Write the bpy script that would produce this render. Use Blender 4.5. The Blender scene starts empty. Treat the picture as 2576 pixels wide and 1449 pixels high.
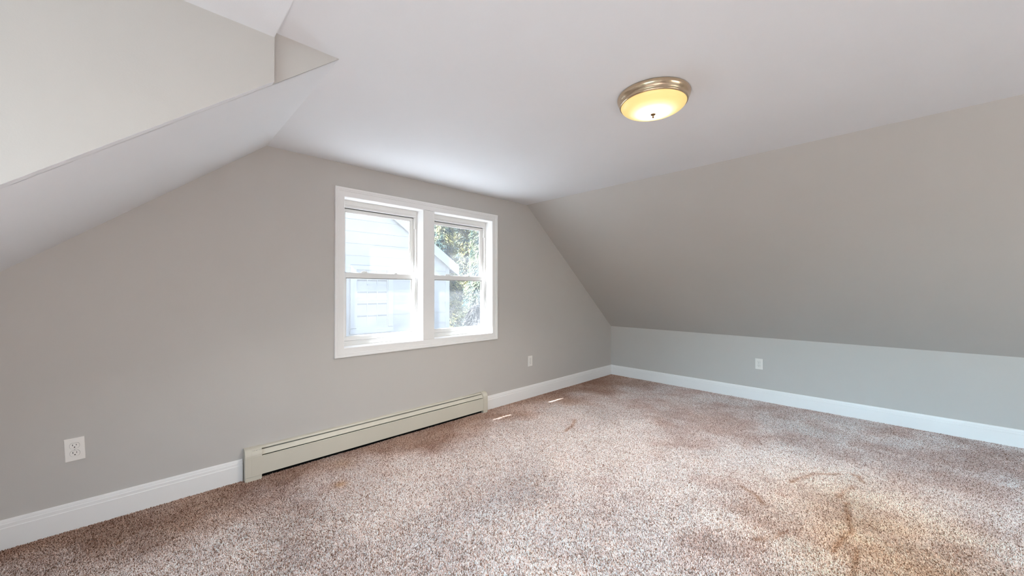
import bpy, bmesh, math, random
import numpy as np
from mathutils import Vector, Matrix

SC = bpy.context.scene
COL = SC.collection
H = 1.22                       # camera height, everything was measured in multiples of it

# ------------------------------------------------------------------ camera
cam_d = bpy.data.cameras.new('camera')
cam = bpy.data.objects.new('camera', cam_d); COL.objects.link(cam); SC.camera = cam
cam_d.sensor_fit = 'HORIZONTAL'; cam_d.sensor_width = 36.0
FPX = 951.44
cam_d.lens = FPX / 2576 * 36.0
cam_d.clip_start = 0.02; cam_d.clip_end = 200
YAW, PITCH = 0.770558, 0.006013
_f = Vector((math.sin(YAW)*math.cos(PITCH), math.cos(YAW)*math.cos(PITCH), math.sin(PITCH)))
_r = Vector((math.cos(YAW), -math.sin(YAW), 0)); _u = _r.cross(_f)
cam.matrix_world = Matrix(((_r.x, _u.x, -_f.x, 0), (_r.y, _u.y, -_f.y, 0), (_r.z, _u.z, -_f.z, H), (0, 0, 0, 1)))

# ------------------------------------------------------------------ view, sky, sun, daylight at the dormer window, added fill lamps
SC.view_settings.view_transform = 'Standard'; SC.view_settings.look = 'None'
SC.view_settings.gamma = 1.0; SC.view_settings.use_curve_mapping = False
SC.view_settings.exposure = 0.0
SC.cycles.max_bounces = 12; SC.cycles.diffuse_bounces = 8; SC.cycles.transparent_max_bounces = 24
SC.cycles.sample_clamp_indirect = 12.0

L = dict(SKY=0.62, SUN=40.0, DSTEEP=95.0, DMID=20.0, DWIDE=37.0, RSTEEP=1000.0, RMID=62.0, LAMP=30.0, BACK=50.0)
TINT = dict(DWIDE=(0.70, 0.98, 1.06), DSTEEP=(0.80, 0.96, 1.0), DMID=(0.3, 0.8, 1.12), RSTEEP=(0.72, 0.88, 1), RMID=(1, 0.93, 0.82), BACK=(0.9, 0.95, 1))
SUN_DIR = Vector((0.985, -0.328, -1.0)).normalized()
world = bpy.data.worlds.new('sky'); SC.world = world; world.use_nodes = True
wn = world.node_tree.nodes; wl = world.node_tree.links
sky = wn.new('ShaderNodeTexSky'); sky.sky_type = 'NISHITA'; sky.sun_disc = False
sky.sun_elevation = math.asin(-SUN_DIR.z); sky.sun_rotation = math.atan2(-SUN_DIR.x, -SUN_DIR.y)
sky.air_density = 1.0; sky.dust_density = 2.0
bg = wn['Background']; bg.inputs['Strength'].default_value = L['SKY']
wl.new(sky.outputs['Color'], bg.inputs['Color'])

sun_d = bpy.data.lights.new('sun', 'SUN'); sun_d.energy = L['SUN']; sun_d.angle = math.radians(0.6); sun_d.color = (0.92, 1.0, 1.10)
sun = bpy.data.objects.new('sun', sun_d); COL.objects.link(sun)
sun.rotation_euler = SUN_DIR.to_track_quat('-Z', 'Y').to_euler(); sun.location = (-6, 4, 8)

def area_lamp(name, loc, direction, sx, sy, watts, color):
    d = bpy.data.lights.new(name, 'AREA'); d.shape = 'RECTANGLE'; d.size = sx; d.size_y = sy
    d.energy = watts; d.color = color
    o = bpy.data.objects.new(name, d); COL.objects.link(o); o.location = loc
    o.rotation_euler = Vector(direction).to_track_quat('-Z', 'Y').to_euler()
    return o
area_lamp('daylight_dormer_sky', (-2.15, -0.05, 2.75), (0.75, 0, -1), 2.6, 0.9, L['DSTEEP'], TINT['DSTEEP'])
area_lamp('daylight_dormer_window', (-2.35, -0.05, 1.75), (1, -0.04, -0.36), 2.4, 1.2, L['DMID'], TINT['DMID']).data.spread = 0.85
area_lamp('daylight_dormer_side', (-2.30, -0.25, 1.60), (1, 0.05, -0.25), 2.0, 1.0, L['DWIDE'], TINT['DWIDE'])
area_lamp('fill_above_window', (1.8, 4.0, 3.3), (0, -0.75, -1), 2.2, 1.0, L['BACK'], TINT['BACK'])  # added lamp above the window, brightens the middle of the floor
area_lamp('fill_rear_high', (2.0, -3.55, 2.85), (0, 0.75, -1), 1.9, 0.9, L['RSTEEP'], TINT['RSTEEP'])  # unseen lamp added to lift the room by floor bounce
area_lamp('fill_rear_low', (2.0, -3.75, 1.75), (0, 1, -0.35), 1.9, 1.2, L['RMID'], TINT['RMID'])  # added fill from behind, lifts the window wall

# ------------------------------------------------------------------ materials
def mat(name, color, rough=0.5, metal=0.0, spec=0.5, bump=0.0, bscale=100.0, var=0.0, vscale=3.0):
    m = bpy.data.materials.new(name); m.use_nodes = True
    n, l = m.node_tree.nodes, m.node_tree.links
    b = n['Principled BSDF']
    b.inputs['Base Color'].default_value = (*color, 1); b.inputs['Roughness'].default_value = rough
    b.inputs['Metallic'].default_value = metal; b.inputs['Specular IOR Level'].default_value = spec
    tc = n.new('ShaderNodeTexCoord')
    if bump:
        t = n.new('ShaderNodeTexNoise'); t.inputs['Scale'].default_value = bscale; t.inputs['Detail'].default_value = 3
        l.new(tc.outputs['Object'], t.inputs['Vector'])
        k = n.new('ShaderNodeBump'); k.inputs['Strength'].default_value = bump; k.inputs['Distance'].default_value = 0.002
        l.new(t.outputs['Fac'], k.inputs['Height']); l.new(k.outputs['Normal'], b.inputs['Normal'])
    if var:
        t = n.new('ShaderNodeTexNoise'); t.inputs['Scale'].default_value = vscale; t.inputs['Detail'].default_value = 4
        l.new(tc.outputs['Object'], t.inputs['Vector'])
        r = n.new('ShaderNodeValToRGB')
        r.color_ramp.elements[0].position = 0.3; r.color_ramp.elements[1].position = 0.7
        r.color_ramp.elements[0].color = (*[c*(1-var) for c in color], 1)
        r.color_ramp.elements[1].color = (*[min(1, c*(1+var)) for c in color], 1)
        l.new(t.outputs['Fac'], r.inputs['Fac']); l.new(r.outputs['Color'], b.inputs['Base Color'])
    return m

WALL = mat('grey_wall_paint', (0.55, 0.525, 0.50), 0.75, spec=0.25, bump=0.10, bscale=220, var=0.012, vscale=2.0)
CEIL = mat('ceiling_paint', (0.78, 0.79, 0.81), 0.9, spec=0.15, bump=0.10, bscale=200, var=0.01, vscale=1.6)
TRIM = mat('white_trim_paint', (0.87, 0.86, 0.85), 0.35, spec=0.45, bump=0.02, bscale=60)
VINYL = mat('white_vinyl', (0.78, 0.77, 0.75), 0.35, spec=0.45, bump=0.01, bscale=80)
GASKET = mat('dark_gasket', (0.06, 0.06, 0.055), 0.6, bump=0.02)
PLATE = mat('white_plastic', (0.86, 0.83, 0.79), 0.18, spec=0.5, bump=0.004, bscale=40)
SLOT = mat('dark_slot', (0.02, 0.017, 0.015), 0.7, bump=0.01)
SCREW = mat('painted_screw', (0.62, 0.60, 0.57), 0.3, metal=0.3, bump=0.02)
ENAMEL = mat('cream_enamel', (0.62, 0.585, 0.50), 0.4, spec=0.4, bump=0.02, bscale=30, var=0.02, vscale=5)
DARKMETAL = mat('dark_metal', (0.010, 0.009, 0.008), 0.8, spec=0.05, bump=0.05)
NICKEL = mat('brushed_nickel', (0.64, 0.50, 0.35), 0.22, metal=1.0, bump=0.01, bscale=300)
SIDING = mat('white_siding', (0.42, 0.41, 0.40), 0.6, spec=0.3, bump=0.05, bscale=20)
EXTRIM = mat('white_exterior_trim', (0.43, 0.425, 0.42), 0.5, spec=0.3, bump=0.03)
SHINGLE = mat('grey_shingles', (0.16, 0.15, 0.15), 0.9, bump=0.5, bscale=30, var=0.3, vscale=20)
BLIND = mat('cream_blind', (0.26, 0.255, 0.24), 0.7, bump=0.02)
GROUND = mat('winter_lawn', (0.07, 0.066, 0.045), 0.95, bump=0.4, bscale=10, var=0.3, vscale=2)
BARK = mat('pale_bark', (0.10, 0.092, 0.085), 0.9, bump=0.4, bscale=30, var=0.3, vscale=12)

def glass_mat(name, haze):
    m = bpy.data.materials.new(name); m.use_nodes = True
    n, l = m.node_tree.nodes, m.node_tree.links
    n.remove(n['Principled BSDF']); out = n['Material Output']
    tr = n.new('ShaderNodeBsdfTransparent'); tr.inputs['Color'].default_value = (0.97, 0.985, 0.98, 1)
    gl = n.new('ShaderNodeBsdfGlossy'); gl.inputs['Roughness'].default_value = 0.02
    tl = n.new('ShaderNodeBsdfTranslucent'); tl.inputs['Color'].default_value = (0.95, 0.95, 0.97, 1)
    lw = n.new('ShaderNodeLayerWeight'); pw = n.new('ShaderNodeMath'); pw.operation = 'POWER'; pw.inputs[1].default_value = 5.0
    l.new(lw.outputs['Facing'], pw.inputs[0])
    fr = n.new('ShaderNodeMath'); fr.operation = 'MULTIPLY_ADD'; fr.inputs[1].default_value = 0.5; fr.inputs[2].default_value = 0.025; l.new(pw.outputs[0], fr.inputs[0])
    no = n.new('ShaderNodeTexNoise'); no.inputs['Scale'].default_value = 9; no.inputs['Detail'].default_value = 5
    tc = n.new('ShaderNodeTexCoord'); l.new(tc.outputs['Object'], no.inputs['Vector'])
    mr = n.new('ShaderNodeMapRange'); mr.inputs['From Min'].default_value = 0.3; mr.inputs['From Max'].default_value = 0.7
    mr.inputs['To Min'].default_value = haze*0.75; mr.inputs['To Max'].default_value = haze*1.25
    l.new(no.outputs['Fac'], mr.inputs['Value'])
    a = n.new('ShaderNodeMixShader'); b = n.new('ShaderNodeMixShader')
    l.new(mr.outputs['Result'], a.inputs[0]); l.new(tr.outputs[0], a.inputs[1]); l.new(tl.outputs[0], a.inputs[2])
    l.new(fr.outputs[0], b.inputs[0]); l.new(a.outputs[0], b.inputs[1]); l.new(gl.outputs[0], b.inputs[2])
    l.new(b.outputs[0], out.inputs['Surface'])
    return m
GLASS_UP = glass_mat('dusty_window_glass', 0.05)
GLASS_LOW = glass_mat('screened_window_glass', 0.045)

def lamp_glass():
    m = bpy.data.materials.new('lit_alabaster_glass'); m.use_nodes = True
    n, l = m.node_tree.nodes, m.node_tree.links
    b = n['Principled BSDF']; b.inputs['Base Color'].default_value = (0.72, 0.60, 0.32, 1); b.inputs['Roughness'].default_value = 0.35
    tc = n.new('ShaderNodeTexCoord'); le = n.new('ShaderNodeVectorMath'); le.operation = 'LENGTH'
    sc = n.new('ShaderNodeVectorMath'); sc.operation = 'MULTIPLY'; sc.inputs[1].default_value = (1, 1, 0)
    l.new(tc.outputs['Object'], sc.inputs[0]); l.new(sc.outputs[0], le.inputs[0])
    r = n.new('ShaderNodeValToRGB'); e = r.color_ramp.elements
    e[0].position = 0.0; e[0].color = (1.0, 0.94, 0.80, 1); e[1].position = 1.0; e[1].color = (0.60, 0.42, 0.08, 1)
    x = r.color_ramp.elements.new(0.50); x.color = (1.0, 0.86, 0.55, 1)
    x = r.color_ramp.elements.new(0.78); x.color = (0.72, 0.54, 0.16, 1)
    mr = n.new('ShaderNodeMapRange'); mr.inputs['From Max'].default_value = 0.155
    l.new(le.outputs['Value'], mr.inputs['Value']); l.new(mr.outputs['Result'], r.inputs['Fac'])
    l.new(r.outputs['Color'], b.inputs['Emission Color'])
    # strength = 0.8 + 9 exp(-(r/0.052)^2): the bulbs behind the middle of the bowl
    q = n.new('ShaderNodeMath'); q.operation = 'DIVIDE'; q.inputs[1].default_value = 0.052; l.new(le.outputs['Value'], q.inputs[0])
    q2 = n.new('ShaderNodeMath'); q2.operation = 'MULTIPLY'; l.new(q.outputs[0], q2.inputs[0]); l.new(q.outputs[0], q2.inputs[1])
    q3 = n.new('ShaderNodeMath'); q3.operation = 'MULTIPLY'; q3.inputs[1].default_value = -1.0; l.new(q2.outputs[0], q3.inputs[0])
    q4 = n.new('ShaderNodeMath'); q4.operation = 'EXPONENT'; l.new(q3.outputs[0], q4.inputs[0])
    q5 = n.new('ShaderNodeMath'); q5.operation = 'MULTIPLY_ADD'; q5.inputs[1].default_value = 9.0; q5.inputs[2].default_value = 0.80; l.new(q4.outputs[0], q5.inputs[0])
    l.new(q5.outputs[0], b.inputs['Emission Strength'])
    return m
LAMPGLASS = lamp_glass()

def foliage_mat(name, c1, c2):
    m = bpy.data.materials.new(name); m.use_nodes = True
    n, l = m.node_tree.nodes, m.node_tree.links
    b = n['Principled BSDF']; b.inputs['Roughness'].default_value = 0.6; b.inputs['Specular IOR Level'].default_value = 0.3
    tc = n.new('ShaderNodeTexCoord'); t = n.new('ShaderNodeTexNoise'); t.inputs['Scale'].default_value = 2.2; t.inputs['Detail'].default_value = 6
    l.new(tc.outputs['Object'], t.inputs['Vector'])
    r = n.new('ShaderNodeValToRGB'); r.color_ramp.elements[0].position = 0.38; r.color_ramp.elements[1].position = 0.62
    r.color_ramp.elements[0].color = (*c1, 1); r.color_ramp.elements[1].color = (*c2, 1)
    l.new(t.outputs['Fac'], r.inputs['Fac']); l.new(r.outputs['Color'], b.inputs['Base Color'])
    tl = n.new('ShaderNodeBsdfTranslucent'); l.new(r.outputs['Color'], tl.inputs['Color'])
    mx = n.new('ShaderNodeMixShader'); mx.inputs[0].default_value = 0.35
    l.new(b.outputs[0], mx.inputs[1]); l.new(tl.outputs[0], mx.inputs[2])
    l.new(mx.outputs[0], n['Material Output'].inputs['Surface'])
    return m
CONIFER = foliage_mat('conifer_foliage', (0.06, 0.11, 0.095), (0.42, 0.38, 0.14))
CONIFER_BLUE = foliage_mat('bluish_conifer_foliage', (0.06, 0.12, 0.125), (0.30, 0.32, 0.17))
BUSH = foliage_mat('dull_bush_foliage', (0.035, 0.042, 0.040), (0.09, 0.08, 0.07))

# ------------------------------------------------------------------ mesh helpers
def link(name, bm, m, parent=None, smooth=False):
    me = bpy.data.meshes.new(name)
    bmesh.ops.recalc_face_normals(bm, faces=bm.faces)
    bm.to_mesh(me); bm.free()
    me.materials.append(m)
    if smooth:
        for p in me.polygons: p.use_smooth = True
    o = bpy.data.objects.new(name, me); COL.objects.link(o)
    if parent is not None: o.parent = parent
    return o
def empty(name, loc):
    o = bpy.data.objects.new(name, None); COL.objects.link(o); o.location = loc; o.empty_display_size = 0.05
    return o
def tag(o, label, cat, group=None):
    o['label'] = label; o['category'] = cat
    if group: o['group'] = group
    return o
def struct(o):
    o['kind'] = 'structure'; return o
def box(bm, x0, x1, y0, y1, z0, z1, bev=0.0):
    t = bmesh.new()
    vs = [t.verts.new((x, y, z)) for x in (x0, x1) for y in (y0, y1) for z in (z0, z1)]
    for f in ((0, 1, 3, 2), (4, 6, 7, 5), (0, 4, 5, 1), (2, 3, 7, 6), (0, 2, 6, 4), (1, 5, 7, 3)):
        t.faces.new([vs[i] for i in f])
    if bev: bmesh.ops.bevel(t, geom=t.edges[:], offset=bev, segments=2, affect='EDGES', profile=0.7)
    merge(bm, t)
def merge(bm, t):
    me = bpy.data.meshes.new('tmp'); bmesh.ops.recalc_face_normals(t, faces=t.faces); t.to_mesh(me); t.free(); bm.from_mesh(me); bpy.data.meshes.remove(me)
def prism(bm, pts, axis, a0, a1):
    """a polygon (2-D) swept along an axis; for axis y the points are (x, z), x: (y, z), z: (x, y)"""
    def P(p, a):
        return {'y': (p[0], a, p[1]), 'x': (a, p[0], p[1]), 'z': (p[0], p[1], a)}[axis]
    t = bmesh.new()
    A = [t.verts.new(P(p, a0)) for p in pts]; B = [t.verts.new(P(p, a1)) for p in pts]
    t.faces.new(A); t.faces.new(list(reversed(B)))
    for i in range(len(pts)):
        j = (i+1) % len(pts); t.faces.new((A[i], B[i], B[j], A[j]))
    merge(bm, t)
def lathe(bm, prof, segs=64, c=(0, 0)):
    """(r, z) profile turned about a vertical axis through c"""
    t = bmesh.new(); rings = []
    for r, z in prof:
        if r < 1e-6: rings.append([t.verts.new((c[0], c[1], z))])
        else: rings.append([t.verts.new((c[0]+r*math.cos(2*math.pi*k/segs), c[1]+r*math.sin(2*math.pi*k/segs), z)) for k in range(segs)])
    for a, b in zip(rings, rings[1:]):
        if len(a) == 1 and len(b) == 1: continue
        for k in range(segs):
            j = (k+1) % segs
            if len(a) == 1: t.faces.new((a[0], b[k], b[j]))
            elif len(b) == 1: t.faces.new((a[k], b[0], a[j]))
            else: t.faces.new((a[k], b[k], b[j], a[j]))
    merge(bm, t)
def frame_sweep(bm, x0, x1, z0, z1, prof, yface):
    """mitred picture-frame of a profile (u outwards from the opening, t into the room) round an opening in a wall facing -y"""
    t = bmesh.new(); rings = []
    for u, d in prof:
        rings.append([t.verts.new((x, yface-d, z)) for x, z in ((x0-u, z0-u), (x1+u, z0-u), (x1+u, z1+u), (x0-u, z1+u))])
    n = len(rings)
    for i in range(n):
        a, b = rings[i], rings[(i+1) % n]
        for k in range(4):
            j = (k+1) % 4; t.faces.new((a[k], b[k], b[j], a[j]))
    merge(bm, t)

# ------------------------------------------------------------------ the room
D = 2.9399      # window wall
W = 4.8546      # right knee wall
CZ = 2.1816     # ceiling
KZ = 0.7015     # top of the knee walls
RX = 3.088      # ceiling meets right slope
LX = 0.576      # ceiling meets left slope
ML = 0.824      # left slope rise over run
LK = LX - (CZ-KZ)/ML
YR = -3.0       # rear wall (behind the camera)
YT = 1.629      # gable face left standing above the left slope
YP = 1.594      # dormer cheek
DX = 0.3364     # edge of the dormer ceiling
DZ = 2.1455     # dormer ceiling
XD = -1.70      # dormer window wall
YD = -1.70      # far cheek of the dormer
TH = 0.12

bm = bmesh.new(); box(bm, -1.85, 5.0, YR-0.2, D+0.05, -0.12, -0.004)
floor_o = link('floor', bm, WALL); struct(floor_o)

WX0, WX1, WZ0, WZ1 = 1.0815, 2.5605, 0.7845, 1.9276      # clear window opening
g = 0.016
bm = bmesh.new()
yb = D+0.14
prism(bm, [(LK, 0), (WX0-g, 0), (WX0-g, CZ), (LX, CZ), (LK, KZ)], 'y', D, yb)
prism(bm, [(WX1+g, 0), (W, 0), (W, KZ), (RX, CZ), (WX1+g, CZ)], 'y', D, yb)
prism(bm, [(WX0-g, 0), (WX1+g, 0), (WX1+g, WZ0-g), (WX0-g, WZ0-g)], 'y', D, yb)
prism(bm, [(WX0-g, WZ1+g), (WX1+g, WZ1+g), (WX1+g, CZ), (WX0-g, CZ)], 'y', D, yb)
struct(link('wall_back', bm, WALL))

bm = bmesh.new(); box(bm, W, W+TH, YR, yb, -0.1, KZ+0.02)
struct(link('wall_right', bm, WALL))
MR = (CZ-KZ)/(W-RX)
nr = Vector((MR, 1)).normalized()*0.10
bm = bmesh.new(); prism(bm, [(RX, CZ), (W, KZ), (W+0.14, KZ-0.14*MR), (W+0.14+nr.x, KZ-0.14*MR+nr.y), (RX+nr.x, CZ+nr.y)], 'y', YR, yb)
struct(link('wall_slope_right', bm, WALL))
bm = bmesh.new(); box(bm, DX-0.02, RX+0.08, YR, yb, CZ, CZ+0.10)
struct(link('ceiling', bm, CEIL))

zs = lambda x: CZ - (LX-x)*ML
# left slope by the window wall and behind the dormer
bm = bmesh.new(); n_ = Vector((-ML, 1)).normalized()*0.08
sl = [(LX, CZ), (LK-0.14, KZ-0.14*ML), (LK-0.14+n_.x, KZ-0.14*ML+n_.y), (LX+n_.x, CZ+n_.y)]
prism(bm, sl, 'y', YT-0.002, yb)
lo = Vector((0, -0.0006))     # thin return under the cheek board, same paint as the slope
prism(bm, [(DX, zs(DX)+lo.y), (sl[1][0], sl[1][1]+lo.y), (sl[1][0], sl[1][1]+0.01), (DX, zs(DX)+0.01)], 'y', YP+0.0006, YT-0.002)
prism(bm, sl, 'y', YR, YD)
struct(link('wall_slope_left', bm, CEIL))
bm = bmesh.new(); box(bm, LK-TH, LK, YT, yb, -0.1, KZ); box(bm, LK-TH, LK, YR, YD, -0.1, KZ)
struct(link('wall_left', bm, WALL))

# dormer: gable strip, cheek board in front of it, lower ceiling, window wall, far cheek
bm = bmesh.new(); prism(bm, [(LX, CZ), (XD-0.1, zs(XD-0.1)), (XD-0.1, CZ+0.06), (LX, CZ+0.06)], 'y', YT-0.004, YT+0.006)
struct(link('wall_dormer_gable', bm, WALL))
bm = bmesh.new(); prism(bm, [(DX, DZ), (DX, zs(DX)), (LK, KZ), (LK, 0), (XD, 0), (XD, DZ)], 'y', YP, YT-0.004)
prism(bm, [(LK, KZ), (LK, -0.1), (XD-0.1, -0.1), (XD-0.1, KZ)], 'y', YT-0.004, YT+0.10)
struct(link('wall_dormer', bm, WALL))
bm = bmesh.new(); box(bm, XD-0.1, DX, YD-0.05, YT-0.004, DZ, DZ+0.10)
struct(link('ceiling_dormer', bm, CEIL))
bm = bmesh.new(); prism(bm, [(DX, DZ), (DX, zs(DX)), (LK, KZ), (LK, 0), (XD, 0), (XD, DZ)], 'y', YD-0.1, YD)
struct(link('wall_dormer_rear', bm, WALL))
dy0, dy1, dz0, dz1 = -1.45, 1.35, 0.62, 2.02
bm = bmesh.new()
for y0, y1, z0, z1 in ((YD-0.1, dy0, -0.1, DZ+0.05), (dy1, YT+0.1, -0.1, DZ+0.05), (dy0, dy1, -0.1, dz0), (dy0, dy1, dz1, DZ+0.05)):
    box(bm, XD-0.12, XD, y0, y1, z0, z1)
struct(link('wall_dormer_window_side', bm, WALL))
bm = bmesh.new()
rx0, rx1, rz0, rz1 = 1.0, 3.0, 0.76, 1.95
yr0 = YR-0.12
prism(bm, [(LK, 0), (rx0, 0), (rx0, CZ), (LX, CZ), (LK, KZ)], 'y', yr0, YR)
prism(bm, [(rx1, 0), (W, 0), (W, KZ), (RX, CZ), (rx1, CZ)], 'y', yr0, YR)
box(bm, rx0, rx1, yr0, YR, 0, rz0); box(bm, rx0, rx1, yr0, YR, rz1, CZ)
struct(link('wall_rear', bm, WALL))
# plain frames of the two windows out of frame
w3 = struct(empty('window_3', (XD-0.06, -0.05, 1.33)))
bm = bmesh.new()
for a in ((dy0, dy0+0.05, dz0, dz1), (dy1-0.05, dy1, dz0, dz1), (-0.08, -0.02, dz0, dz1), (dy0, dy1, dz0, dz0+0.05), (dy0, dy1, dz1-0.05, dz1)):
    box(bm, -0.03, 0.03, a[0]+0.05, a[1]+0.05, a[2]-1.33, a[3]-1.33)
link('window_frame', bm, VINYL, w3)
w4 = struct(empty('window_4', (2.0, YR-0.06, 1.355)))
bm = bmesh.new()
for a in ((rx0, rx0+0.05, rz0, rz1), (rx1-0.05, rx1, rz0, rz1), (1.97, 2.03, rz0, rz1), (rx0, rx1, rz0, rz0+0.05), (rx0, rx1, rz1-0.05, rz1)):
    box(bm, a[0]-2.0, a[1]-2.0, -0.03, 0.03, a[2]-1.355, a[3]-1.355)
link('window_frame', bm, VINYL, w4)

# ------------------------------------------------------------------ baseboards
BBP = [(0, 0), (0.015, 0), (0.015, 0.106), (0.0125, 0.109), (0.0125, 0.124), (0.010, 0.128), (0.010, 0.131), (0.0085, 0.139), (0.004, 0.1435), (0, 0.1435)]
HX0, HX1 = 0.456, 2.456
bm = bmesh.new(); prism(bm, [(D-a, b) for a, b in BBP], 'x', LK, HX0-0.004)
struct(link('baseboard_left', bm, TRIM))
bm = bmesh.new(); prism(bm, [(D-a, b) for a, b in BBP], 'x', HX1+0.002, W)
struct(link('baseboard_back', bm, TRIM))
bm = bmesh.new(); prism(bm, [(W-a, b) for a, b in BBP], 'y', YR, D)
struct(link('baseboard_right', bm, TRIM))

# ------------------------------------------------------------------ window: casing, jambs, two double-hung units
bm = bmesh.new()
CP = [(0.0, 0.0), (0.0, 0.010), (0.003, 0.0125), (0.040, 0.0135), (0.043, 0.0165), (0.052, 0.0165), (0.055, 0.0195), (0.067, 0.0200), (0.070, 0.0175), (0.070, 0.0)]
frame_sweep(bm, WX0-0.001, WX1+0.001, WZ0-0.001, WZ1+0.001, CP, D)
trim1 = struct(link('trim_1', bm, TRIM))
MX0, MX1 = 1.7556, 1.8700
bm = bmesh.new(); box(bm, MX0, MX1, D-0.011, D+0.002, WZ0, WZ1, 0.0015)
struct(link('trim_2', bm, TRIM))
JD = 0.094; YJ = D+JD; YO = D+0.146
bm = bmesh.new()
box(bm, WX0-g, WX0, D, YJ, WZ0-g, WZ1+g); box(bm, WX1, WX1+g, D, YJ, WZ0-g, WZ1+g)
box(bm, WX0, WX1, D, YJ, WZ0-g, WZ0); box(bm, WX0, WX1, D, YJ, WZ1, WZ1+g)
box(bm, MX0, MX1, D+0.002, YO, WZ0, WZ1)
struct(link('trim_3', bm, TRIM))

def window_unit(name, x0, x1, lock_x):
    xc, z0, z1 = (x0+x1)/2, WZ0, WZ1
    w = struct(empty(name, (xc, YJ, z0)))
    L = lambda bm, a, b, c, d, e, f, bev=0.0: box(bm, a-xc, b-xc, c-YJ, d-YJ, e-z0, f-z0, bev)
    fs = 0.014
    y0, ym, y1, y2 = YJ, YJ+0.026, YJ+0.050, YO
    hz = 1.868; sz = 0.8225
    bm = bmesh.new()
    L(bm, x0, x0+fs, y0, y2, z0, z1); L(bm, x1-fs, x1, y0, y2, z0, z1)
    L(bm, x0+fs, x1-fs, y0, y2, z0, sz-0.002)
    L(bm, x0+fs, x1-fs, y0, y2, hz+0.004, z1)
    L(bm, x0+fs, x1-fs, y0-0.004, y0+0.004, hz+0.022, z1, 0.0015)       # stepped head
    L(bm, x0+fs, x1-fs, y0-0.003, y0+0.008, z0, sz-0.010, 0.0015)       # sill lip
    L(bm, x0+fs, x0+fs+0.004, y0+0.022, ym+0.001, sz, hz); L(bm, x1-fs-0.004, x1-fs, y0+0.022, ym+0.001, sz, hz)
    L(bm, x0, x0+0.045, y2, y2+0.060, 1.52, z1)                     # unseen block added to cut stray sun through the upper sash
    link('window_frame', bm, VINYL, w)
    bm = bmesh.new(); L(bm, x0+fs, x1-fs, ym+0.002, y1, hz-0.002, hz+0.004); 
    L(bm, x1-fs-0.0012, x1-fs, ym, ym+0.006, 1.36, hz); L(bm, x0+fs, x0+fs+0.0012, ym, ym+0.006, 1.36, hz)
    link('weatherstrip', bm, GASKET, w)['label'] = 'dark weatherstrip gap'
    bm = bmesh.new(); L(bm, x1-fs-0.010, x1-fs+0.001, y0+0.003, ym, 1.77, hz+0.002, 0.001); L(bm, x0+fs-0.001, x0+fs+0.010, y0+0.003, ym, 1.77, hz+0.002, 0.001)
    link('balance_cover', bm, VINYL, w)
    def sash(nm, ya, yb_, za, zb, bot, top, st, glass):
        bm = bmesh.new(); a, b = x0+fs+0.002, x1-fs-0.002
        L(bm, a, a+st, ya, yb_, za, zb, 0.002); L(bm, b-st, b, ya, yb_, za, zb, 0.002)
        L(bm, a+st-0.003, b-st+0.003, ya, yb_, za, za+bot, 0.002); L(bm, a+st-0.003, b-st+0.003, ya, yb_, zb-top, zb, 0.002)
        s = link(nm, bm, VINYL, w)
        # glazing bead, then the pane
        bm = bmesh.new(); e = 0.006; yc = (ya+yb_)/2
        xa, xb, zc, zd = a+st, b-st, za+bot, zb-top
        L(bm, xa-0.001, xa+e, yc-0.006, yc+0.006, zc, zd); L(bm, xb-e, xb+0.001, yc-0.006, yc+0.006, zc, zd)
        L(bm, xa, xb, yc-0.006, yc+0.006, zc-0.001, zc+e); L(bm, xa, xb, yc-0.006, yc+0.006, zd-e, zd+0.001)
        link('glazing_bead', bm, VINYL, s)
        bm = bmesh.new(); L(bm, xa, xb, yc-0.002, yc+0.002, zc, zd)
        # one face only would be enough for light, a thin slab keeps it solid
        link('pane', bm, glass, s)
        return s
    up = sash('upper_sash', ym+0.002, y1, 1.318, hz-0.002, 0.040, 0.022, 0.034, GLASS_UP)
    lo = sash('lower_sash', y0+0.002, ym, sz, 1.3585, 0.029, 0.040, 0.034, GLASS_LOW)
    bm = bmesh.new()
    L(bm, x0+fs+0.034, x1-fs-0.034, y0+0.004, y0+0.010, 1.3155, 1.3185)
    link('glazing_gasket', bm, GASKET, lo)['label'] = 'dark gasket line under the meeting rail'
    for lx in lock_x:
        bm = bmesh.new(); t = bmesh.new()
        bmesh.ops.create_uvsphere(t, u_segments=20, v_segments=10, radius=1.0)
        bmesh.ops.scale(t, vec=(0.032, 0.010, 0.020), verts=t.verts)
        bmesh.ops.translate(t, vec=(lx-xc, y0+0.018-YJ, 1.3585-z0), verts=t.verts)
        merge(bm, t)
        L(bm, lx-0.030, lx+0.030, y0+0.008, y0+0.028, 1.3575, 1.3605)
        L(bm, lx-0.006, lx+0.016, y0+0.001, y0+0.012, 1.362, 1.367, 0.001)
        link('sash_lock', bm, VINYL, lo, smooth=False)
    return w
window_unit('window_1', WX0, MX0, (1.285, 1.545))
window_unit('window_2', MX1, WX1, (2.095, 2.335))
# outside: the overhang that shades the upper panes
bm = bmesh.new(); box(bm, -1.6, 5.4, D+0.13, D+0.374, 2.30, 2.36)
struct(link('trim_4', bm, EXTRIM))

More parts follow.
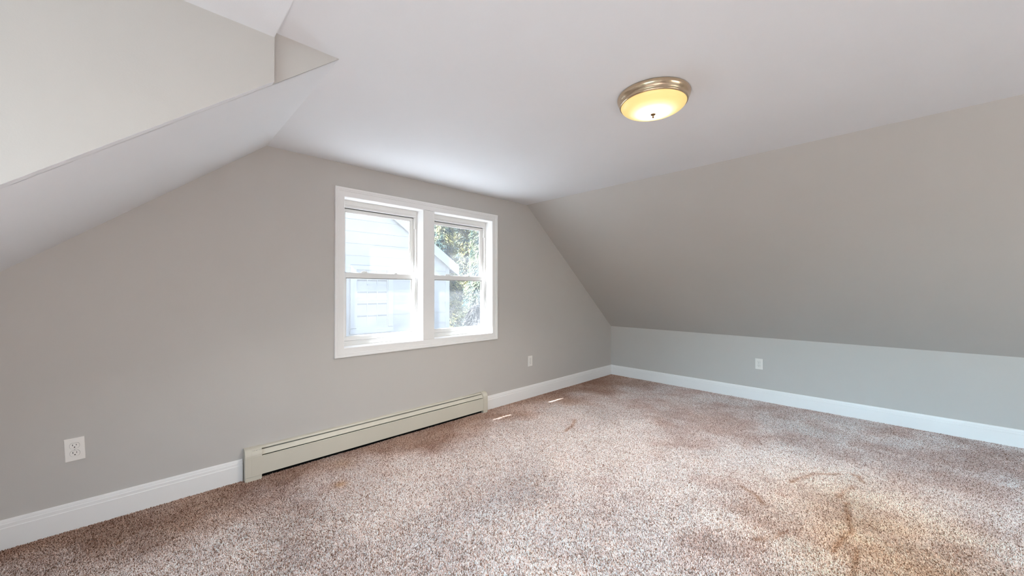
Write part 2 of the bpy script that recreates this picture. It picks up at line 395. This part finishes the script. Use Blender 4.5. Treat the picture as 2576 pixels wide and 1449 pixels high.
# ------------------------------------------------------------------ baseboard heater
ht = empty('baseboard_heater', (HX0, D, 0.0))
tag(ht, 'long cream metal baseboard heater on the floor under the window', 'heater')
hp = lambda bm, pts, a0, a1: prism(bm, [(-a, b) for a, b in pts], 'x', a0-HX0, a1-HX0)
cl, cr = 0.092, 0.056
a0, a1 = HX0+cl-0.006, HX1-cr+0.006
bm = bmesh.new()
hp(bm, [(0.001, 0.03), (0.004, 0.03), (0.004, 0.200), (0.020, 0.1975), (0.026, 0.190), (0.028, 0.191), (0.022, 0.2005), (0.006, 0.204), (0.001, 0.204)], a0, a1)
link('back_panel', bm, ENAMEL, ht)
bm = bmesh.new()
hp(bm, [(0.033, 0.184), (0.035, 0.185), (0.0525, 0.158), (0.0505, 0.157)], a0, a1)
link('damper', bm, ENAMEL, ht)
bm = bmesh.new()
hp(bm, [(0.0565, 0.151), (0.0530, 0.152), (0.0530, 0.149), (0.0555, 0.147), (0.0590, 0.038), (0.050, 0.034), (0.050, 0.032), (0.0605, 0.035), (0.0605, 0.040), (0.0580, 0.1495)], a0, a1)
link('front_panel', bm, ENAMEL, ht)
bm = bmesh.new(); hp(bm, [(0.006, 0.05), (0.046, 0.05), (0.046, 0.135), (0.006, 0.135)], a0+0.03, a1-0.03)
hp(bm, [(0.004, 0.0), (0.030, 0.0), (0.030, 0.05), (0.004, 0.05)], a0, a1)
link('heating_element', bm, DARKMETAL, ht)['label'] = 'dark fins inside the heater'
def cap_prof(o=0.0):
    pts = [(0.0, 0.034), (0.0, 0.207+o)]
    pts += [(0.022+o, 0.207+o)]
    for k in range(1, 9):
        a = math.pi/2*k/8
        pts.append((0.022+0.040*math.sin(a)+o, 0.157+0.050*math.cos(a)+o))
    pts += [(0.0625+o, 0.1515), (0.0610+o, 0.1505), (0.0610+o, 0.1495), (0.0625+o, 0.1485), (0.0625+o, 0.034)]
    return pts
for nm, xa, xb, seam in (('end_cap', HX0, HX0+cl, HX0+0.034), ('end_cap', HX1-cr, HX1, HX1-0.012)):
    bm = bmesh.new(); hp(bm, cap_prof(0.0), xa+0.001, seam-0.0006); hp(bm, cap_prof(-0.0008), seam-0.0006, seam+0.0006); hp(bm, cap_prof(0.0), seam+0.0006, xb)
    hp(bm, [(0.0, 0.0), (0.060, 0.0), (0.060, 0.0325), (0.0, 0.0325)], xa+0.002, xb-0.001)
    hp(bm, [(0.0, 0.0325), (0.058, 0.0325), (0.058, 0.034), (0.0, 0.034)], xa+0.002, xb-0.001)
    c = link(nm, bm, ENAMEL, ht)
    if xb-xa > 0.07:
        random.seed(3); bm = bmesh.new(); x = xa+0.042
        while x < xb-0.006:
            l = random.uniform(0.003, 0.009); a = math.radians(44)
            yy, zz = 0.022+0.040*math.sin(a), 0.157+0.050*math.cos(a)
            hp(bm, [(yy-0.001, zz+0.0012), (yy+0.0011, zz-0.0008), (yy+0.0004, zz-0.0016), (yy-0.0018, zz+0.0004)], x, x+l)
            x += l+random.uniform(0.002, 0.005)
        k = link('scuff_marks', bm, mat('grey_scuff', (0.28, 0.27, 0.25), 0.7, bump=0.02), c); k['label'] = 'row of grey scuffs on the cap'

# ------------------------------------------------------------------ outlets
def rounded(w, h, r, n=5):
    pts = []
    for cx, cy, s in ((w/2-r, h/2-r, 0), (-w/2+r, h/2-r, 1), (-w/2+r, -h/2+r, 2), (w/2-r, -h/2+r, 3)):
        for k in range(n+1):
            a = math.pi/2*(s+k/n); pts.append((cx+r*math.cos(a), cy+r*math.sin(a)))
    return pts
def receptacle_outline():
    pts = []
    for s in (1, -1):
        for k in range(13):
            a = math.radians(-52+104*k/12)
            pts.append((s*0.0168*math.cos(a)*1.0, s*0.0172*math.sin(a)))
    return [(max(-0.0168, min(0.0168, x*1.02)), max(-0.0136, min(0.0136, y))) for x, y in pts]
def outlet_proto(name):
    o = empty(name, (0, 0, 0))
    bm = bmesh.new()
    t = bmesh.new()
    P0, P1, P2 = rounded(0.0702, 0.1165, 0.003), rounded(0.0690, 0.1153, 0.004), rounded(0.0640, 0.1103, 0.004)
    R = [[t.verts.new((x, -d, z)) for x, z in P] for P, d in ((P0, 0.0), (P0, 0.0015), (P1, 0.0035), (P2, 0.0050))]
    for a, b in zip(R, R[1:]):
        for i in range(len(a)):
            j = (i+1) % len(a); t.faces.new((a[i], a[j], b[j], b[i]))
    t.faces.new(R[-1]); t.faces.new(list(reversed(R[0]))); merge(bm, t)
    plate = link('cover_plate', bm, PLATE, o)
    bm = bmesh.new(); t = bmesh.new(); bmesh.ops.create_uvsphere(t, u_segments=14, v_segments=8, radius=0.0028)
    bmesh.ops.scale(t, vec=(1, 0.45, 1), verts=t.verts); bmesh.ops.translate(t, vec=(0, -0.0050, 0), verts=t.verts); merge(bm, t)
    box(bm, -0.0022, 0.0022, -0.0066, -0.0060, -0.0003, 0.0003)
    link('screw', bm, SCREW, o, smooth=True)
    for s in (1, -1):
        zc = s*0.0193
        bm = bmesh.new(); prism(bm, [(x, zc+z) for x, z in receptacle_outline()], 'y', -0.0068, 0.0)
        k = link('receptacle', bm, PLATE, o)
        bm = bmesh.new(); prism(bm, [(x*1.05, zc+z*1.06) for x, z in receptacle_outline()], 'y', -0.00525, -0.002)
        link('receptacle_gap', bm, mat('grey_gap', (0.30, 0.28, 0.26), 0.8, bump=0.01), k)
        bm = bmesh.new()
        box(bm, -0.0074, -0.0052, -0.0070, -0.0050, zc-0.0002, zc+0.0082); box(bm, 0.0052, 0.0072, -0.0070, -0.0050, zc+0.0004, zc+0.0076)
        gp = [(0.0026*math.cos(a), zc-0.0070+0.0026*math.sin(a)) for a in [math.pi*2*i/16 for i in range(16)]]
        prism(bm, gp, 'y', -0.0070, -0.0050)
        link('slots', bm, SLOT, k)
    return o
def dup(root):
    r = root.copy(); COL.objects.link(r)
    for ch in list(root.children):
        c = ch.copy(); COL.objects.link(c); c.parent = r
        for gch in ch.children:
            d = gch.copy(); COL.objects.link(d); d.parent = c
    return r
spots = [((-0.2526, D, 0.4100), 0.0, math.radians(-2.4), 'white duplex outlet on the window wall, left of the baseboard heater'),
         ((3.1405, D, 0.4180), 0.0, 0.0, 'white duplex outlet on the window wall, below and right of the window'),
         ((W, 1.0973, 0.4090), -math.pi/2, 0.0, 'white duplex outlet on the low right knee wall')]
op = outlet_proto('wall_outlet')
outs = [op] + [dup(op) for _ in spots[1:]]
for o, (loc, rz, ry, lab) in zip(outs, spots):
    o.location = loc; o.rotation_euler = (0, ry, rz)
    tag(o, lab, 'outlet', 'duplex wall outlets')

# ------------------------------------------------------------------ ceiling light
LXC, LYC, LR = 1.795, 0.850, 0.171
cl_ = empty('ceiling_light', (LXC, LYC, CZ)); tag(cl_, 'round flush ceiling light with nickel rim and glowing glass bowl', 'light')
bm = bmesh.new()
lathe(bm, [(0.0, -0.001), (LR*0.93, -0.001), (LR*0.985, -0.004), (LR, -0.010), (LR*0.985, -0.020), (LR*0.955, -0.030), (LR*0.93, -0.036), (LR*0.925, -0.040), (LR*0.935, -0.043), (LR*0.925, -0.047), (LR*0.90, -0.050), (LR*0.885, -0.049), (LR*0.88, -0.040), (0.0, -0.040)], 96)
link('rim', bm, NICKEL, cl_, smooth=True)
bm = bmesh.new(); pr = []
br = LR*0.895
for k in range(17):
    a = math.pi/2*k/16
    pr.append((br*math.cos(a), -0.046-0.048*math.sin(a)**1.0))
pr[-1] = (0.0, pr[-1][1])
lathe(bm, pr, 96)
link('glass_bowl', bm, LAMPGLASS, cl_, smooth=True)
bm = bmesh.new()
lathe(bm, [(0.0, -0.090), (0.010, -0.091), (0.0125, -0.094), (0.0110, -0.0975), (0.0055, -0.100), (0.0035, -0.103), (0.0045, -0.106), (0.0048, -0.109), (0.003, -0.1125), (0.0, -0.1135)], 32)
link('finial', bm, mat('bronze_finial', (0.11, 0.062, 0.028), 0.5, spec=0.2, bump=0.01), cl_, smooth=True)
for sx in (-1, 1):                                   # its two bulbs
    ld = bpy.data.lights.new('lamp_bulb', 'AREA'); ld.shape = 'DISK'; ld.size = 0.05; ld.energy = L['LAMP']/2; ld.color = (1.0, 0.90, 0.74); ld.spread = 2.3
    lo_ = bpy.data.objects.new('lamp_bulb', ld); COL.objects.link(lo_); lo_.location = (LXC+sx*0.045, LYC-sx*0.042, CZ-0.0945)

# ------------------------------------------------------------------ outside: neighbour house, trees, ground
GZ = -2.75
bm = bmesh.new(); box(bm, -40, 45, D+0.16, 60, GZ-0.3, GZ)
struct(link('ground', bm, GROUND))
bm = bmesh.new(); prism(bm, [(D+0.14, 0.42), (5.6, 0.26), (5.6, 0.16), (D+0.14, 0.16)], 'x', -1.0, 5.2)  # unseen slab added to bounce sun up onto the ceiling
struct(link('bounce_slab', bm, mat('bounce_white', (0.52, 0.52, 0.52), 0.7, bump=0.03)))
HYF, HXR, HXL = 7.32, 5.05, -3.2
hz_c, hs = 1.951-0.15, 0.685
xr = (HXR+HXL)/2
house = empty('neighbouring_house', (xr, HYF, GZ)); tag(house, 'white clapboard gabled house seen through the window', 'house')
bm = bmesh.new(); t = bmesh.new()
z = GZ; step = 0.232
while z < 5.2:
    zt = z+step
    def xs(zz):
        return (HXL, HXR) if zz <= hz_c else (HXL+(zz-hz_c)/hs, HXR-(zz-hz_c)/hs)
    A, B = xs(z), xs(zt)
    if A[1]-A[0] < 0.3: break
    if B[1] <= B[0]: B = (xr-0.01, xr+0.01)
    v = [t.verts.new(p) for p in ((A[0]-xr, -0.020, z-GZ), (A[1]-xr, -0.020, z-GZ), (B[1]-xr, -0.004, zt-GZ), (B[0]-xr, -0.004, zt-GZ))]
    t.faces.new(v)
    u = [t.verts.new(p) for p in ((A[0]-xr, 0.0, z-GZ+0.001), (A[1]-xr, 0.0, z-GZ+0.001))]
    t.faces.new((v[0], u[0], u[1], v[1]))
    z = zt
merge(bm, t)
link('siding', bm, SIDING, house)
bm = bmesh.new()
zc = hz_c-GZ; ap = zc+(HXR-xr)*hs
prism(bm, [(HXL-xr, 0), (HXR-xr, 0), (HXR-xr, zc), (0, ap), (HXL-xr, zc)], 'y', 0.004, 7.0)
link('walls', bm, EXTRIM, house)
bm = bmesh.new()
for s in (1, -1):
    e = s*(HXR-xr+0.22)
    prism(bm, [(0, ap-0.02), (e, zc-0.22*hs-0.02), (e, zc-0.22*hs+0.13), (0, ap+0.13)], 'y', -0.10, 7.1)
link('roof', bm, SHINGLE, house)
bm = bmesh.new()
for s in (1, -1):
    e = s*(HXR-xr+0.21)
    prism(bm, [(0, ap-0.10), (e, zc-0.21*hs-0.10), (e, zc-0.21*hs+0.135), (0, ap+0.135)], 'y', -0.125, -0.10)      # rake board
    prism(bm, [(s*(HXR-xr-0.02), zc-0.10), (s*(HXR-xr+0.14), zc-0.08), (s*(HXR-xr+0.21), zc+0.0), (s*(HXR-xr+0.21), zc+0.04), (s*(HXR-xr-0.02), zc+0.04)], 'y', -0.096, 7.0)   # boxed eave
    prism(bm, [(s*(HXR-xr-0.10), 0), (s*(HXR-xr+0.012), 0), (s*(HXR-xr+0.012), zc-0.05), (s*(HXR-xr-0.10), zc+0.02)], 'y', -0.026, 0.05)
link('eave_trim', bm, EXTRIM, house)
gx0, gx1, gz0, gz1 = 2.93, 3.537, 0.502, 1.60
N = lambda bm, a, b, c, d, e, f: box(bm, a-xr, b-xr, c, d, e-GZ, f-GZ)
bm = bmesh.new()
N(bm, 2.80, gx0-0.02, -0.045, 0.0, 0.49, gz1+0.02); N(bm, gx1+0.02, 3.665, -0.045, 0.0, 0.49, gz1+0.02)
N(bm, 2.80, 3.665, -0.045, 0.0, gz1+0.02, 1.70); N(bm, 2.79, 3.675, -0.060, 0.0, 0.385, 0.435); N(bm, 2.80, 3.665, -0.045, 0.0, 0.435, 0.482)
N(bm, gx0-0.02, gx0, -0.03, 0.0, gz0, gz1+0.02); N(bm, gx1, gx1+0.02, -0.03, 0.0, gz0, gz1+0.02); N(bm, gx0-0.02, gx1+0.02, -0.03, 0, gz0-0.02, gz0)
N(bm, gx0, gx1, -0.028, -0.004, 1.018, 1.058)
hw = link('window_frame', bm, EXTRIM, house)
bm = bmesh.new()
for k in (1, 2):
    xx = gx0+(gx1-gx0)*k/3; N(bm, xx-0.008, xx+0.008, -0.016, -0.008, gz0, gz1)
for zz in (0.76, 1.33): N(bm, gx0, gx1, -0.016, -0.008, zz-0.008, zz+0.008)
link('muntins', bm, EXTRIM, hw)
bm = bmesh.new(); zz = gz0
while zz < gz1:
    N(bm, gx0, gx1, -0.006, -0.0035, zz, zz+0.020); zz += 0.0245
link('blind', bm, BLIND, hw)
bm = bmesh.new(); N(bm, gx0, gx1, -0.0035, -0.002, gz0, gz1); link('dark_room', bm, mat('grey_inside', (0.30, 0.30, 0.30), 0.8, bump=0.01), hw)

def conifer(name, loc, height, rad, n, m, seed, label, leaf=(0.065, 0.19), group=None):
    rng = random.Random(seed); root = empty(name, loc)
    tag(root, label, 'tree', group)
    bm = bmesh.new(); lathe(bm, [(0.0, 0.0), (0.16, 0.0), (0.10, height*0.5), (0.02, height*0.97), (0.0, height*0.98)], 10)
    link('trunk', bm, BARK, root)
    bm = bmesh.new()
    for i in range(n):
        hgt = height*(0.06+0.94*rng.random()**0.9)
        prof = rad*(1-(hgt/height))**0.75+0.12
        ph = rng.random()*2*math.pi
        lump = 0.72+0.28*math.sin(ph*3+hgt*2.1)*math.sin(hgt*3.7+ph)
        r = prof*lump*(0.45+0.55*rng.random()**0.4)
        c = Vector((r*math.cos(ph), r*math.sin(ph), hgt-0.18*r))
        out = Vector((math.cos(ph), math.sin(ph), rng.uniform(-0.5, 0.35))).normalized()
        side = out.cross(Vector((rng.uniform(-.5, .5), rng.uniform(-.5, .5), 1))).normalized()
        l, w_ = leaf[1]*rng.uniform(0.6, 1.3), leaf[0]*rng.uniform(0.6, 1.2)
        up = side.cross(out)
        v = [bm.verts.new(p) for p in (c-out*l*.4, c+side*w_*.5+up*0.03, c+out*l*.6-up*0.05, c-side*w_*.5+up*0.03)]
        bm.faces.new(v)
    link('foliage', bm, m, root)
    return root
conifer('conifer_tree', (8.0, 12.2, GZ), 9.0, 1.4, 22000, CONIFER, 1, 'yellow green conifer behind the white house, seen in the right window')
conifer('conifer_tree', (10.95, 13.1, GZ), 9.0, 1.4, 22000, CONIFER_BLUE, 2, 'bluish conifer at the right side of the right window')
conifer('conifer_tree', (13.0, 17.0, GZ), 12.5, 2.4, 24000, CONIFER, 4, 'tall conifer further back, between the two nearer conifers', (0.10, 0.28))
conifer('shrub', (7.45, 9.3, GZ), 3.5, 1.15, 7000, BUSH, 3, 'grey green shrub low in the right window beside the house corner', (0.07, 0.16))
def bare_tree(name, loc, height, seed, label):
    rng = random.Random(seed); root = empty(name, loc); tag(root, label, 'tree')
    bm = bmesh.new()
    def seg(a, b, ra, rb):
        d = (b-a).normalized(); s = d.cross(Vector((0.31, 0.77, 0.2))).normalized(); q = d.cross(s)
        A = [bm.verts.new(a+(s*math.cos(k*math.pi/3)+q*math.sin(k*math.pi/3))*ra) for k in range(6)]
        B = [bm.verts.new(b+(s*math.cos(k*math.pi/3)+q*math.sin(k*math.pi/3))*rb) for k in range(6)]
        for k in range(6): bm.faces.new((A[k], A[(k+1) % 6], B[(k+1) % 6], B[k]))
    def grow(p, d, l, r, dep):
        q = p+d*l; seg(p, q, r, r*0.7)
        if dep == 0: return
        for _ in range(3 if dep < 4 else 2):
            nd = (d+Vector((rng.uniform(-1, 1), rng.uniform(-1, 1), rng.uniform(-0.3, 0.7)))*0.6).normalized()
            grow(q, nd, l*rng.uniform(0.6, 0.85), r*0.62, dep-1)
    grow(Vector((0, 0, 0)), Vector((0.02, 0, 1)).normalized(), height*0.32, 0.15, 6)
    link('branches', bm, BARK, root)
    return root
bare_tree('bare_tree', (12.6, 21.5, GZ), 13.0, 5, 'pale bare tree above the conifers in the right window')
bare_tree('bare_tree', (15.8, 22.5, GZ), 14.0, 8, 'second pale bare tree, further back behind the conifers')

# ------------------------------------------------------------------ carpet
CARP = bpy.data.materials.new('plush_carpet'); CARP.use_nodes = True
n, l = CARP.node_tree.nodes, CARP.node_tree.links
b = n['Principled BSDF']; b.inputs['Roughness'].default_value = 0.85; b.inputs['Specular IOR Level'].default_value = 0.15
tc = n.new('ShaderNodeTexCoord'); t = n.new('ShaderNodeTexNoise'); t.inputs['Scale'].default_value = 160; t.inputs['Detail'].default_value = 2
l.new(tc.outputs['Object'], t.inputs['Vector'])
r = n.new('ShaderNodeValToRGB'); r.color_ramp.elements[0].position = 0.35; r.color_ramp.elements[1].position = 0.65
r.color_ramp.elements[0].color = (0.24, 0.185, 0.16, 1); r.color_ramp.elements[1].color = (0.52, 0.45, 0.42, 1)
l.new(t.outputs['Fac'], r.inputs['Fac']); l.new(r.outputs['Color'], b.inputs['Base Color'])
floor_o.data.materials[0] = CARP
PILE = bpy.data.materials.new('carpet_pile'); PILE.use_nodes = True
n, l = PILE.node_tree.nodes, PILE.node_tree.links
b = n['Principled BSDF']; b.inputs['Roughness'].default_value = 0.8; b.inputs['Specular IOR Level'].default_value = 0.2
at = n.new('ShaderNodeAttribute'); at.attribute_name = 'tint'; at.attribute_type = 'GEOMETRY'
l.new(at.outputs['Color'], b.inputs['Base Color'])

def value_noise(x, y, cell, seed):
    rs = np.random.RandomState(seed); G = rs.rand(256, 256)
    u, v = x/cell+64, y/cell+64
    i, j = np.floor(u).astype(int), np.floor(v).astype(int); a, b_ = u-i, v-j
    a, b_ = a*a*(3-2*a), b_*b_*(3-2*b_)
    i %= 255; j %= 255
    return (G[i, j]*(1-a)+G[i+1, j]*a)*(1-b_)+(G[i, j+1]*(1-a)+G[i+1, j+1]*a)*b_
def fbm(x, y, cell, seed, o=4):
    s, w, tot = 0, 1.0, 0
    for k in range(o):
        s = s+w*value_noise(x, y, cell/2**k, seed+k); tot += w; w *= 0.55
    return s/tot

def build_pile(sp=0.0038):
    rs = np.random.RandomState(7)
    xs = np.arange(-0.75, W-0.016, sp); ys = np.arange(-0.9, D-0.016, sp)
    X, Y = np.meshgrid(xs, ys); X = X.ravel()+rs.uniform(-.5, .5, X.size)*sp; Y = Y.ravel()+rs.uniform(-.5, .5, Y.size)*sp
    fw = X*_f.x+Y*_f.y-H*_f.z; rt = X*_r.x+Y*_r.y; upv = X*_u.x+Y*_u.y-H*_u.z
    ok = (fw > 0.4) & (X < W-0.016) & (Y < D-0.016)
    px = 1288+FPX*rt/np.maximum(fw, .1); py = 724.5-FPX*upv/np.maximum(fw, .1)
    ok &= (px > -160) & (px < 2740) & (py < 1640)
    X, Y = X[ok], Y[ok]; n_ = X.size
    # the way the pile lies: big brushed patches
    d1 = fbm(X, Y, 0.55, 11)-0.5; d2 = fbm(X, Y, 0.55, 31)-0.5; d3 = fbm(X, Y, 0.16, 51)-0.5
    lx = 1.5*d1+1.2*d3+rs.normal(0, 0.42, n_); ly = 1.5*d2-1.0*d3+rs.normal(0, 0.42, n_)
    hgt = 0.0085+0.004*(fbm(X, Y, 0.30, 71)-0.5)+rs.normal(0, 0.0011, n_)
    # ridges left by feet and furniture, lower right of the photograph
    lines = [[(2.94, .49), (3.02, .47), (3.18, .404), (3.295, .294)], [(3.354, .235), (3.345, .20), (3.268, .177)], [(3.15, .21), (3.022, .252), (2.919, .261)],
             [(2.87, .223), (2.68, .20), (2.563, .177), (2.447, .205), (2.303, .228)], [(2.40, .150), (2.347, .149), (2.175, .151), (2.0, .16)], [(2.66, .70), (2.60, .60), (2.52, .55)], [(2.30, .42), (2.22, .44), (2.14, .50)], [(2.60, 2.02), (2.75, 2.06), (2.90, 2.14)]]
    dent = np.zeros(n_)
    for L_ in lines:
        for (ax, ay), (bx, by) in zip(L_, L_[1:]):
            q = np.clip(((X-ax)*(bx-ax)+(Y-ay)*(by-ay))/((bx-ax)**2+(by-ay)**2), 0, 1)
            dd = np.hypot(X-ax-q*(bx-ax), Y-ay-q*(by-ay)); dent = np.maximum(dent, np.exp(-(dd/0.016)**2))
    dent *= np.clip(0.3+1.2*fbm(X, Y, 0.05, 211), 0, 1)
    hgt = hgt*(1-0.22*dent)
    # colours: mixed pinkish beige yarns with brown ones, worn patches with painted window light, a few rusty spots
    yarn = rs.rand(n_)
    c = np.where((yarn < 0.22)[:, None], np.array([0.30, 0.19, 0.145]), np.where((yarn < 0.52)[:, None], np.array([0.72, 0.58, 0.53]), np.array([0.92, 0.82, 0.80])))
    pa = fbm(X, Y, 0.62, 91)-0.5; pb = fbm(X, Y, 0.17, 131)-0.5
    window_glow = np.exp(-(((X-1.6-0.3*(Y-1.4))/1.6)**2+((Y-1.45)/0.95)**2))  # window light on the mid floor, painted as paler pile
    patch = np.clip(pa*3.2+pb*2.2+0.8*window_glow-0.10-0.45*np.clip((X-2.9)/1.4, 0, 1), -1, 1)  # random patches plus the painted glow, darker towards the right wall
    dark = np.clip(-patch, 0, 1)[:, None]
    c = c*(1-dark*np.array([0.20, 0.29, 0.33]))
    c = c*(1+0.08*np.clip(patch, 0, 1))[:, None]
    # shade painted along the window wall and in the far corner, rusty spots, warm light painted into the pile near the middle of the room
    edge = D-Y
    wall_shade = np.clip(1.25-edge/0.42+1.9*(fbm(X, Y, 0.33, 171)-0.5)+np.clip((X-2.6)*0.28, 0, 0.5), 0, 1)
    c = c*(1-wall_shade[:, None]*np.array([0.30, 0.43, 0.52]))
    for sx, sy, rr, k in ((1.00, 2.735, 0.10, .5), (0.88, 2.446, 0.045, .8), (-0.083, 2.626, 0.012, .8)):
        w_ = np.exp(-((X-sx)**2+(Y-sy)**2)/rr**2)*k*np.clip(0.3+1.4*fbm(X, Y, 0.06, int(100+sx*10)), 0, 1)
        c = c*(1-w_[:, None]*np.array([0.25, 0.45, 0.68]))
    warm_light = np.exp(-(((X-2.55)/0.75)**2+((Y-0.05)/0.5)**2))*np.clip(0.35+1.3*fbm(X, Y, 0.4, 191), 0, 1)
    c = c*(1-warm_light[:, None]*np.array([0.02, 0.20, 0.42]))
    c = c*(1-dent[:, None]*np.array([0.30, 0.44, 0.54]))
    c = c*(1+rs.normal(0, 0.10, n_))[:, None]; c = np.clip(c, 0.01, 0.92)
    pts = np.zeros((n_, 3, 3), dtype=np.float32)
    bend = 0.55
    tip = np.stack([lx, ly], 1)*hgt[:, None]*bend; tl = np.linalg.norm(tip, axis=1)
    sc_ = np.minimum(1, hgt*1.1/np.maximum(tl, 1e-6)); tip *= sc_[:, None]
    pts[:, 0, 0] = X; pts[:, 0, 1] = Y; pts[:, 0, 2] = -0.004
    pts[:, 1, 0] = X+tip[:, 0]*0.30; pts[:, 1, 1] = Y+tip[:, 1]*0.30; pts[:, 1, 2] = hgt*0.62-0.002
    pts[:, 2, 0] = X+tip[:, 0]; pts[:, 2, 1] = Y+tip[:, 1]; pts[:, 2, 2] = hgt
    pts[:, :, 0] = np.clip(pts[:, :, 0], -2, W-0.0155); pts[:, :, 1] = np.clip(pts[:, :, 1], -3, D-0.0155)
    hc = bpy.data.hair_curves.new('carpet_pile')
    hc.add_curves([3]*n_)
    hc.attributes['position'].data.foreach_set('vector', pts.ravel())
    ra = hc.attributes.get('radius') or hc.attributes.new('radius', 'FLOAT', 'POINT')
    ra.data.foreach_set('value', np.tile(np.array([0.0016, 0.0018, 0.0011], dtype=np.float32), n_))
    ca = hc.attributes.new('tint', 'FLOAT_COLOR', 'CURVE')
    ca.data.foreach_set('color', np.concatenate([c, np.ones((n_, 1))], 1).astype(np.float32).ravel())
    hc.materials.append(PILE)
    o = bpy.data.objects.new('carpet_pile', hc); COL.objects.link(o); o.parent = floor_o
    o['kind'] = 'stuff'; o['label'] = 'short brown and pinkish beige carpet pile'
    print('pile strands', n_)
build_pile()
